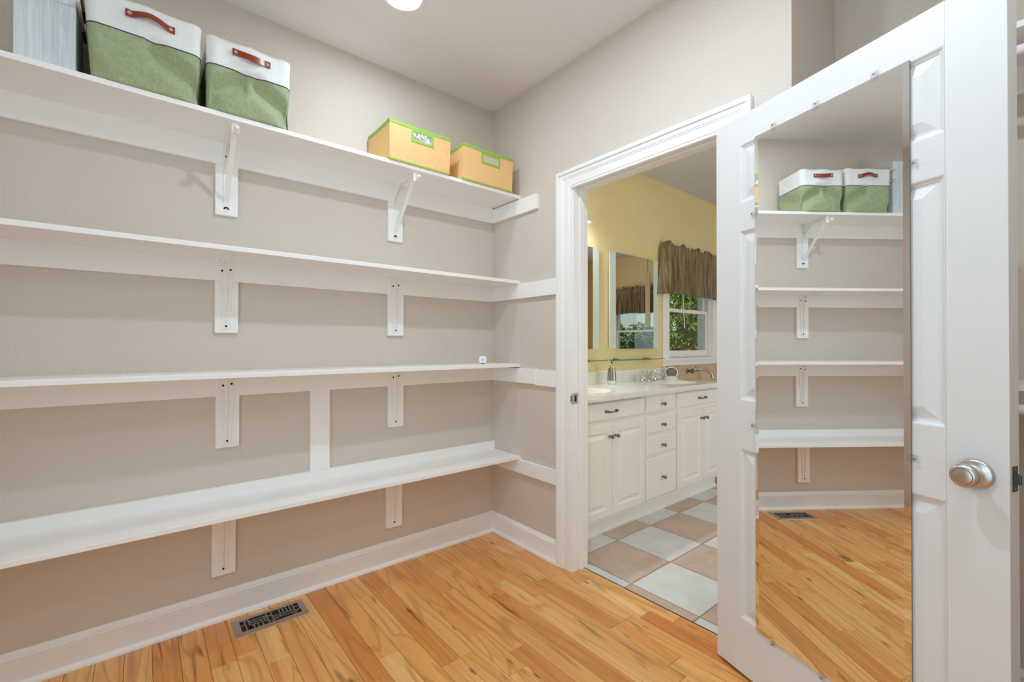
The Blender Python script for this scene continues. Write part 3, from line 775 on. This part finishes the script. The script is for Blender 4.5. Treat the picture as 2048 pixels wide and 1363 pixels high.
# ================================================================== ALCOVE SHELVING BEHIND THE DOOR
def closet_shelf(label, z):
    t = thing('closet_shelf', label, 'shelf', (2.3, YA, z))
    obj('shelf_board', MB().box(XA, XR, YA-.30, YA, z-.019, z), 'shelfwhite', t, bevel=.001)
    obj('ledger', MB().box(XA, XR, YA-.019, YA, z-.11, z-.019), 'shelfwhite', t)
    obj('hanging_rod', MB().cyl((XA, YA-.27, z-.075), (XR, YA-.27, z-.075), .0165, n=20), 'white', t, smooth=40)
    return t
closet_shelf('upper white closet shelf with hanging rod behind the open door', 2.155)
closet_shelf('lower white closet shelf with hanging rod behind the open door', 1.092)

# ================================================================== BATHROOM: VANITY
CTZ = .897; VF = .54; VY0, VY1 = .1185, 2.033
van = thing('vanity_cabinet', 'cream painted bathroom vanity with raised panel doors and drawers', 'cabinet', (.27, 1.07, 0))
m = MB().box(.002, .520, VY0, VY1, .10, .8645); m.f.remove((4, 5, 6, 7)); obj('carcass', m, 'cab', van)
obj('toe_kick', MB().box(.002, .476, VY0, VY1-.002, 0, .10), 'cab', van)
obj('toe_moulding', MB().prism([(0, 0), (.014, 0), (.014, .012), (.008, .02), (0, .022)], VY0, VY1, lambda a, b, t: (.476+a, t, b)), 'cab', van)
def cab_knob(y, z, par):
    obj('knob', MB().lathe([(.0085, 0), (.0085, .002), (.0055, .004), (.0045, .012), (.0075, .016), (.0125, .020), (.0135, .024), (.0115, .028), (.004, .0305)], (VF, y, z), (1, 0, 0), 18), 'bronze', par, smooth=50)
def drawer(ya, yb, za, zb):
    o = .012
    d = obj('drawer', MB().loft([[(.520, ya, za), (.520, yb, za), (.520, yb, zb), (.520, ya, zb)], [(.532, ya, za), (.532, yb, za), (.532, yb, zb), (.532, ya, zb)], [(VF, ya+o, za+o), (VF, yb-o, za+o), (VF, yb-o, zb-o), (VF, ya+o, zb-o)]]), 'cab', van)
    return d
def pull(y, z, par):
    hw = .052
    pts = [(VF+.002, y-hw, z), (VF+.020, y-hw+.006, z), (VF+.024, y-hw*.5, z-.004), (VF+.024, y, z-.005), (VF+.024, y+hw*.5, z-.004), (VF+.020, y+hw-.006, z), (VF+.002, y+hw, z)]
    obj('pull_handle', MB().tube(pts, [.007, .0075, .0045, .0035, .0045, .0075, .007], 10), 'bronze', par, smooth=60)
    for yy_ in (y-hw, y+hw):
        obj('pull_foot', MB().lathe([(.009, 0), (.008, .004), (.004, .006)], (VF-.0005, yy_, z), (1, 0, 0), 14), 'bronze', par, smooth=50)
def cab_door(ya, yb, za, zb, ky, kz):
    prof = [(0, .520), (0, .533), (.006, VF), (.050, VF), (.054, VF-.0035), (.060, VF-.0075), (.066, VF-.0075), (.088, VF-.001)]
    d = obj('door', MB().loft([[(x, ya+o, za+o), (x, yb-o, za+o), (x, yb-o, zb-o), (x, ya+o, zb-o)] for o, x in prof]), 'cab', van, smooth=10)
    cab_knob(ky, kz, d)
ZT0, ZT1 = .7285, .851
d = drawer(.165, .913, ZT0, ZT1); pull(.530, .789, d)
d = drawer(.929, 1.311, ZT0, ZT1); cab_knob(1.121, .787, d)
d = drawer(1.328, 1.985, ZT0, ZT1); pull(1.684, .791, d)
for za, zb, kz in ((.583, .7105, .640), (.432, .5655, .493), (.123, .4145, .263)):
    d = drawer(.929, 1.311, za, zb); cab_knob(1.122, kz, d)
cab_door(.165, .5455, .123, .7055, .518, .628); cab_door(.5515, .913, .123, .7055, .577, .629)
cab_door(1.336, 1.7045, .123, .7055, 1.678, .629); cab_door(1.7105, 2.02, .123, .7055, 1.740, .628)

# ---- countertop with two integral basins
ct = thing('countertop', 'glossy cream marble countertop with two integral basins on the vanity', 'countertop', (.28, 1.07, .865))
CF = .562; cz0, cz1 = .8652, CTZ
def basin_cell(m, ya, yb, yc):
    n = 64; xa, xb = .002, CF
    out = []
    for i in range(n):
        a = 2*math.pi*i/n; c, s_ = math.cos(a), math.sin(a)
        xc = (xa+xb)/2; hx, hy = (xb-xa)/2, (yb-ya)/2; my = (ya+yb)/2
        k_ = 1/max(abs(c), abs(s_)); out.append((xc+hx*c*k_, my+hy*s_*k_, cz1))
    ring = lambda f, z: [(.315+.165*f*math.cos(2*math.pi*i/n), yc+.225*f*math.sin(2*math.pi*i/n), z) for i in range(n)]
    return out, ring
for ya, yb, yc in ((.20, .88, .54), (1.30, 1.98, 1.66)):
    m = MB(); out, ring = basin_cell(m, ya, yb, yc)
    m.loft([out, ring(1.06, cz1+.0008), ring(1.0, cz1+.0005), ring(.96, cz1-.010), ring(.86, cz1-.06), ring(.66, cz1-.10), ring(.3, cz1-.118), ring(.08, cz1-.12)], False, True)
    m.loft([[(x, y, cz0) for x, y, z in out], out], False, False)
    bs = obj('basin', m, 'marble', ct, smooth=35)
    obj('drain', MB().lathe([(.022, 0), (.02, .002), (.006, .003)], (.315, yc, cz1-.1195), (0, 0, 1), 20), 'chrome', bs, smooth=40)
for ya, yb in ((.1185, .20), (.88, 1.30), (1.98, 2.062)): obj('slab', MB().box(.002, CF, ya, yb, cz0, cz1), 'marble', ct)
obj('front_edge', MB().prism([(0, cz0-.006), (.008, cz0-.006), (.011, cz0), (.011, cz1-.006), (.007, cz1+.001), (0, cz1+.001)], .1185, 2.062, lambda a, b, t: (CF+a, t, b)), 'marble', ct, smooth=40)
obj('backsplash', MB().box(.002, .02, .1185, 2.04, cz1, .996), 'marble', ct, bevel=.003)

# ---- faucets
def faucet(yc, label):
    t = thing('faucet', label, 'faucet', (.095, yc, CTZ))
    z = CTZ+.0015
    b = obj('spout', MB().lathe([(.026, 0), (.025, .006), (.018, .012)], (.095, yc, z), (0, 0, 1), 20).tube([(.095, yc, z+.008), (.098, yc, z+.035), (.112, yc+.006, z+.066), (.138, yc+.018, z+.084), (.168, yc+.034, z+.086), (.192, yc+.046, z+.072), (.198, yc+.05, z+.056)], [.0165, .0155, .014, .0125, .0118, .0118, .013], 14), 'chrome', t, smooth=60)
    obj('lift_rod', MB().cyl((.075, yc, z+.008), (.072, yc, z+.082), .003, n=8).lathe([(.002, 0), (.006, .004), (.006, .008), (.002, .012)], (.072, yc, z+.08), (0, 0, 1), 12), 'chrome', t, smooth=50)
    for dy in (-.1, .1):
        h = obj('handle', MB().lathe([(.026, 0), (.0255, .006), (.018, .014), (.0135, .026), (.0155, .034), (.0165, .042), (.012, .050), (.007, .054), (.0085, .060), (.004, .066)], (.095, yc+dy, z), (0, 0, 1), 20), 'chrome', t, smooth=60)
        obj('lever', MB().tube([(.095, yc+dy, z+.044), (.125, yc+dy*1.15, z+.049), (.155, yc+dy*1.3, z+.046)], [.006, .005, .0065], 8), 'chrome', h, smooth=60)
faucet(1.637, 'chrome widespread faucet at the far basin below the window corner')
faucet(.54, 'chrome widespread faucet at the near basin hidden behind the door jamb')

# ---- soap dispenser
sd = thing('soap_dispenser', 'brushed steel soap pump dispenser with clear base on the vanity counter', 'soap dispenser', (.122, 1.078, CTZ))
c0 = (.122, 1.078, CTZ)
obj('clear_base', MB().lathe([(.034, 0), (.0345, .004), (.0345, .03), (.033, .034)], c0, (0, 0, 1), 28), plain('milky_clear_acrylic', lin(214, 214, 214), .1), sd, smooth=40)
obj('bottle', MB().lathe([(.0345, .034), (.0342, .05), (.031, .09), (.0275, .122), (.0255, .132), (.0165, .134)], c0, (0, 0, 1), 28), plain('brushed_gunmetal', (.36, .34, .31, 1), .3, 1), sd, smooth=40)
obj('collar', MB().lathe([(.0165, .134), (.0165, .150), (.012, .152), (.008, .160)], c0, (0, 0, 1), 20), 'chrome', sd, smooth=40)
obj('pump', MB().lathe([(.0065, .158), (.0065, .180), (.011, .183), (.0115, .192), (.008, .195)], c0, (0, 0, 1), 16).tube([(.122, 1.078, CTZ+.188), (.15, 1.04, CTZ+.192), (.165, 1.02, CTZ+.189)], [.0075, .0068, .005], 10), 'bronze', sd, smooth=50)

# ---- small oval clock
ck = thing('alarm_clock', 'small white oval alarm clock with grey face at the counter end', 'clock', (.10, 1.975, CTZ))
cd = Vector((.55, -.80, .22)).normalized(); cs = Vector((-cd.y, cd.x, 0)).normalized(); cu = cd.cross(cs); cc_ = Vector((.10, 1.975, CTZ+.058))
el = lambda f, d: [cc_+cd*d+cs*(.058*f*math.cos(2*math.pi*i/36))+cu*(.052*f*math.sin(2*math.pi*i/36)) for i in range(36)]
obj('case', MB().loft([el(.4, -.06), el(.72, -.045), el(.92, -.015), el(1, .012), el(.97, .022), el(.86, .024), el(.84, .017)]), 'plastic', ck, smooth=50)
obj('face', MB().loft([el(.838, .0172), el(.8, .0195), el(.3, .0215)]), 'greymesh', ck, smooth=50)
obj('foot', MB().lathe([(.058, 0), (.058, .006), (.05, .012), (.03, .03)], (.10, 1.975, CTZ+.0005), (0, 0, 1), 24), 'plastic', ck, smooth=50)
obj('snooze_button', MB().lathe([(.009, 0), (.009, .008), (.003, .01)], cc_+cu*.047-cd*.012, cu, 14), 'greymesh', ck, smooth=50)

# ---- frosted-edge mirrors and glass shelves above the counter
def vmirror(ya, yb, za, zb, label):
    t = thing('vanity_mirror', label, 'mirror', (.012, (ya+yb)/2, za), group='frosted border mirrors over the vanity')
    obj('mirror_face', MB().box(.008, .016, ya+.082, yb-.075, za, zb), 'mirror', t)
    obj('frosted_border', MB().box(.008, .0158, ya, ya+.082, za, zb), 'frost', t)
    obj('frosted_border', MB().box(.008, .0158, yb-.075, yb, za, zb), 'frost', t)
    obj('mirror_back', MB().box(.0, .008, ya+.04, yb-.04, za+.03, zb-.03), 'mirroredge', t)
vmirror(1.187, 1.895, 1.178, 1.982, 'vanity mirror with frosted sides reflecting the far window')
vmirror(.345, 1.052, 1.178, 1.982, 'vanity mirror nearest the doorway, mostly hidden by the jamb')
def gshelf(ya, yb, label):
    t = thing('glass_shelf', label, 'shelf', (.065, (ya+yb)/2, 1.085), group='glass shelves under the vanity mirrors')
    obj('glass_panel', MB().box(.004, .127, ya, yb, 1.0835, 1.0895), 'shelfglass', t)
    obj('glass_edge', MB().box(.127, .1285, ya, yb, 1.0835, 1.0895), 'glassedge', t)
    for y in (ya+.13, yb-.13):
        obj('shelf_clip', MB().box(.0, .05, y-.012, y+.012, 1.078, 1.0835).box(.0, .05, y-.012, y+.012, 1.0895, 1.094), 'bronze', t, bevel=.002)
gshelf(1.135, 1.83, 'clear glass shelf with green edge below the fully visible mirror')
gshelf(.345, 1.02, 'clear glass shelf with green edge left of the soap dispenser')

vl = thing('vanity_light', 'white wall light bar above the mirror nearest the doorway', 'wall light', (.05, .66, 2.13))
obj('back_plate', MB().box(0, .02, .36, .86, 2.10, 2.20), 'white', vl, bevel=.004)
obj('light_bar', MB().loft([[(.03+.045+.022*math.cos(2*math.pi*i/20), y, 2.153+.011*math.sin(2*math.pi*i/20)) for i in range(20)] for y in (.34, .875)]), 'plastic', vl, smooth=40)
obj('light_tube', MB().box(.05, .10, .37, .80, 2.130, 2.1415), emis('vanity_tube', (.85, .93, 1, 1), 150), vl)
obj('bar_arm', MB().box(.02, .06, .58, .62, 2.145, 2.16), 'white', vl)

# ---- tub corner: tan tile under the window, spout and valve
tp = thing('tile_backsplash', 'tan tile panel on the wall beneath the bathroom window', 'tile panel', (.0, 3.3, 0))
obj('backer', MB().box(.0012, .004, 2.066, YB-.002, 0, 1.012), 'grout', tp)
for i in range(9):
    for j in range(4):
        ya = 2.068+.3*i; yb = min(ya+.296, YB-.002); zb = 1.012-.3*j; za = max(zb-.296, .002)
        if zb-za > .02 and yb-ya > .02: obj('tile', MB().box(.004, .010, ya, yb, za, zb), 'tantile', tp, bevel=.001, seg=1)
spt = thing('tub_spout', 'curved nickel tub spout on the tan tile under the window', 'faucet', (.01, 2.60, .965))
obj('spout', MB().tube([(.011, 2.585, .962), (.06, 2.60, .966), (.11, 2.62, .956), (.145, 2.64, .925), (.155, 2.65, .875)], [.016, .0145, .0135, .0125, .0125], 12), 'nickel', spt, smooth=60)
obj('flange', MB().lathe([(.028, 0), (.027, .006), (.018, .010)], (.0105, 2.585, .962), (1, 0, 0), 20), 'nickel', spt, smooth=40)
vv = thing('tub_valve', 'round nickel tub valve handle between the clock and the tub spout', 'faucet handle', (.01, 2.42, .95))
obj('flange', MB().lathe([(.03, 0), (.029, .006), (.02, .010)], (.0105, 2.42, .952), (1, 0, 0), 20), 'nickel', vv, smooth=40)
obj('handle', MB().lathe([(.011, 0), (.011, .03), (.022, .034), (.024, .044), (.018, .052), (.004, .054)], (.020, 2.42, .952), (1, 0, 0), 18), 'bronze', vv, smooth=40)

# ================================================================== WINDOWS
def window(n, a0, a1, z0, z1, mz, P):
    """P(a, d, z): a along the wall, d outwards from the room face (negative = into the room)"""
    w = struct_root('window_%d' % n, P((a0+a1)/2, 0, z0))
    def B(name, x0, x1, d0, d1, za, zb, mat='white', par=None, bev=.002):
        p = P(x0, d0, za); q = P(x1, d1, zb)
        return obj(name, MB().box(min(p[0], q[0]), max(p[0], q[0]), min(p[1], q[1]), max(p[1], q[1]), za, zb), mat, par or w, bevel=bev)
    cw = .098
    for s0, s1 in ((a0-cw, a0), (a1, a1+cw)): 
        c = B('casing', s0, s1, -.018, 0, z0, z1+cw)
    B('casing', a0, a1, -.018, 0, z1, z1+cw)
    B('stool', a0-cw-.02, a1+cw+.02, -.045, .02, z0-.022, z0)
    B('apron', a0-cw, a1+cw, -.016, 0, z0-.072, z0-.022)
    B('jamb', a0-.0, a0+.014, 0, .15, z0, z1); B('jamb', a1-.014, a1, 0, .15, z0, z1); B('jamb', a0, a1, 0, .15, z1-.014, z1); B('jamb', a0, a1, .02, .15, z0, z0+.012)
    B('jamb_track', a1-.030, a1-.014, .012, .03, z0, z1); B('jamb_track', a0+.014, a0+.030, .012, .03, z0, z1)
    for nm, d0, d1, za, zb, b, t in (('lower_sash', .032, .062, z0+.012, mz+.016, .058, .034), ('upper_sash', .064, .094, mz-.016, z1-.014, .034, .045)):
        x0, x1 = a0+.015, a1-.015; st = .044
        root = B(nm, x0, x0+st, d0, d1, za, zb)
        B('stile', x1-st, x1, d0, d1, za, zb, par=root); B('rail', x0+st, x1-st, d0, d1, za, za+b, par=root); B('rail', x0+st, x1-st, d0, d1, zb-t, zb, par=root)
        dm = (d0+d1)/2
        B('pane', x0+st, x1-st, dm-.002, dm+.002, za+b, zb-t, 'pane', root, 0)
        if nm == 'lower_sash':
            xm = (x0+x1)/2
            B('sash_lift', xm-.06, xm+.06, d0-.008, d0, za+.012, za+.022, par=root)
            B('sash_lock', xm-.025, xm+.025, d0+.004, d1+.02, zb, zb+.012, 'bronze', root)
    return w
w1 = window(1, *W1, 1.552, lambda a, d, z: (-d, a, z))
w2 = window(2, *W2, 1.452, lambda a, d, z: (a, YB+d, z))
cord = MB().cyl((.012, 2.335, 1.70), (.014, 2.365, 1.375), .004, n=8)
tag(obj('blind_wand', cord, 'white', origin=(.012, 2.335, 1.70)), 'thin white blind wand hanging in front of the bathroom window', 'wand')

def valance(label, a0, a1, zb, zt, P, seed):
    rg = random.Random(seed)
    ph = [rg.uniform(0, 6.28) for _ in range(6)]
    N, Mz = 260, 26
    rings = []
    ht = zt-zb
    for j in range(Mz+1):
        f = j/Mz; row = []
        for i in range(N+1):
            s = i/N; flare = .05*(1-f)**1.3
            a = a0-flare + (a1-a0+2*flare)*s
            k_ = s*(a1-a0)
            amp = .008+.012*(1-f)
            d = amp*(math.sin(62*k_+ph[0]+.8*math.sin(9*k_+ph[1]))+.55*math.sin(131*k_+ph[2]+1.2*f)+.3*math.sin(23*k_+ph[3]))
            if f > .84: d += .011*math.sin(95*k_+ph[4]+4*f)*(f-.84)/.16
            if .80 < f < .90: d *= .55
            edge = min(s, 1-s); back = .045*max(0, 1-edge*18)
            z = zb+ht*f
            if j == Mz: z += .016*math.sin(27*k_+ph[5])+.012*math.sin(71*k_+ph[1])
            if j == 0: z += .006*math.sin(12*k_+ph[2])+.008*(s-.5)
            row.append(P(a, -.075-d+back, z))
        rings.append(row)
    o = obj('valance', MB().loft(rings, False, False, closed=False), 'valance', smooth=80, solid=False, origin=P(a0, 0, zb))
    tag(o, label, 'valance', 'ruffled brown valances on the bathroom windows')
    md = o.modifiers.new('thick', 'SOLIDIFY'); md.thickness = .0015
valance('ruffled brown sheer valance over the window beside the vanity mirrors', 1.925, 3.07, 1.688, 2.150, lambda a, d, z: (-d, a, z), 5)
valance('ruffled brown sheer valance on the far window, seen in the vanity mirror', 1.56, 2.74, 1.745, 2.19, lambda a, d, z: (a, YB+d, z), 11)
hp = thing('hanging_panel', 'narrow beige panel hanging on a chain before the far window', 'ornament', (1.87, YB-.16, 1.53))
obj('panel', MB().box(1.832, 1.918, YB-.17, YB-.15, 1.53, 2.37), plain('beige_panel', lin(206, 186, 146), .6), hp, bevel=.003)
obj('chain', MB().cyl((1.875, YB-.16, 2.37), (1.875, YB-.16, H), .004, n=8), 'bronze', hp)

# ================================================================== OUTDOORS
GZ = -1.6
gr = struct('ground', MB().box(-60, 120, -30, 160, GZ-.1, GZ), 'grass')
def tree(x, y, h, rad, nleaf, ls, label, seed, mat='leaf', trunk=.12, z=GZ, squash=1.0):
    rg = random.Random(seed)
    t = thing('leafy_tree', label, 'tree', (x, y, z), group='trees outside the bathroom windows')
    obj('trunk', MB().tube([(x, y, z), (x+.08*h*.2, y, z+h*.3), (x-.03*h, y+.02*h, z+h*.62)], [trunk, trunk*.8, trunk*.45], 10), 'bark', t, smooth=60)
    for _ in range(5):
        a = rg.uniform(0, 6.28); zz = z+h*rg.uniform(.3, .5)
        obj('branch', MB().tube([(x, y, zz), (x+rad*.4*math.cos(a), y+rad*.4*math.sin(a), zz+h*.14), (x+rad*.75*math.cos(a), y+rad*.75*math.sin(a), zz+h*.3)], [trunk*.42, trunk*.3, trunk*.1], 8), 'bark', t, smooth=60)
    m = MB(); blobs = [(rg.gauss(0, .48)*rad, rg.gauss(0, .48)*rad, rg.uniform(.28, .95), rg.uniform(.25, .5)*rad) for _ in range(16)]
    for _ in range(nleaf):
        bx_, by_, bz_, br_ = rg.choice(blobs)
        d = Vector((rg.gauss(0, 1), rg.gauss(0, 1), rg.gauss(0, 1))).normalized()*br_*rg.uniform(.55, 1)**.5
        p = Vector((x+bx_, y+by_, z+h*bz_*.92))+Vector((d.x, d.y, d.z*squash))
        u = Vector((rg.gauss(0, 1), rg.gauss(0, 1), rg.gauss(0, 1)-.4)).normalized(); v = u.orthogonal().normalized()
        s_ = ls*rg.uniform(.6, 1.3)
        m.add([p-u*s_, p+v*s_*.42, p+u*s_, p-v*s_*.42], [(0, 1, 2, 3)])
    f = obj('foliage', m, mat, t, solid=False); f['kind'] = 'stuff'
near = [(-3.0, 7.6, 4.4, 1.25, 'leafy tree closest to the bathroom window'), (-6.0, 10.9, 5.4, 1.5, 'leafy tree behind the closest one, filling the window view'), (-1.6, 12.2, 4.6, 1.3, 'leafy tree far along the bathroom window side'), (-7.2, 6.2, 5.0, 1.3, 'leafy tree deep in shade left of the window view'), (-9.8, 15.6, 6.4, 1.9, 'tall dark tree furthest back beyond the window')]
for i, (x, y, h, r_, lb) in enumerate(near): tree(x, y, h, r_, 6500, .075, lb, 40+i)
FAR = [(9.5, 22, 3.7), (14.5, 22, 4.1), (19.5, 22, 3.6), (29.5, 22.5, 3.9), (12.0, 28, 4.3), (17.0, 28, 4.0), (22.0, 28, 4.4), (27.0, 28, 4.1), (14.5, 34, 4.9), (19.5, 34, 4.5), (24.5, 34, 5.0), (29.5, 34, 4.6)]
ROWS = ['front', 'middle', 'back']; ORD = ['leftmost', 'second from left', 'third from left', 'rightmost']
for i, (x, y, h) in enumerate(FAR): tree(x, y, h, 1.75, 3200, .22, '%s tree in the %s row beyond the lawn, seen through the far window' % (ORD[i % 4], ROWS[i//4]), 80+i, 'leaf2', .16)
hs = thing('house', 'small pale house among distant trees, reflected in the vanity mirror', 'house', (24.5, 21.0, GZ))
obj('wall', MB().box(23.0, 26.0, 19.6, 22.4, GZ, .95), 'concrete', hs)
obj('roof', MB().prism([(22.7, .95), (26.3, .95), (24.5, 1.9)], 19.4, 22.6, lambda a, b, t: (a, t, b)), 'houseroof', hs)
for x in (23.5, 24.9): obj('window', MB().box(x, x+.6, 19.56, 19.6, -.4, .4), 'darkmetal', hs)
tag(obj('garden_wall', MB().box(-2.35, -2.05, 4.2, 9.0, GZ, 1.07), 'concrete', origin=(-2.2, 6, GZ), bevel=.02), 'pale concrete garden wall outside the bathroom window', 'wall')
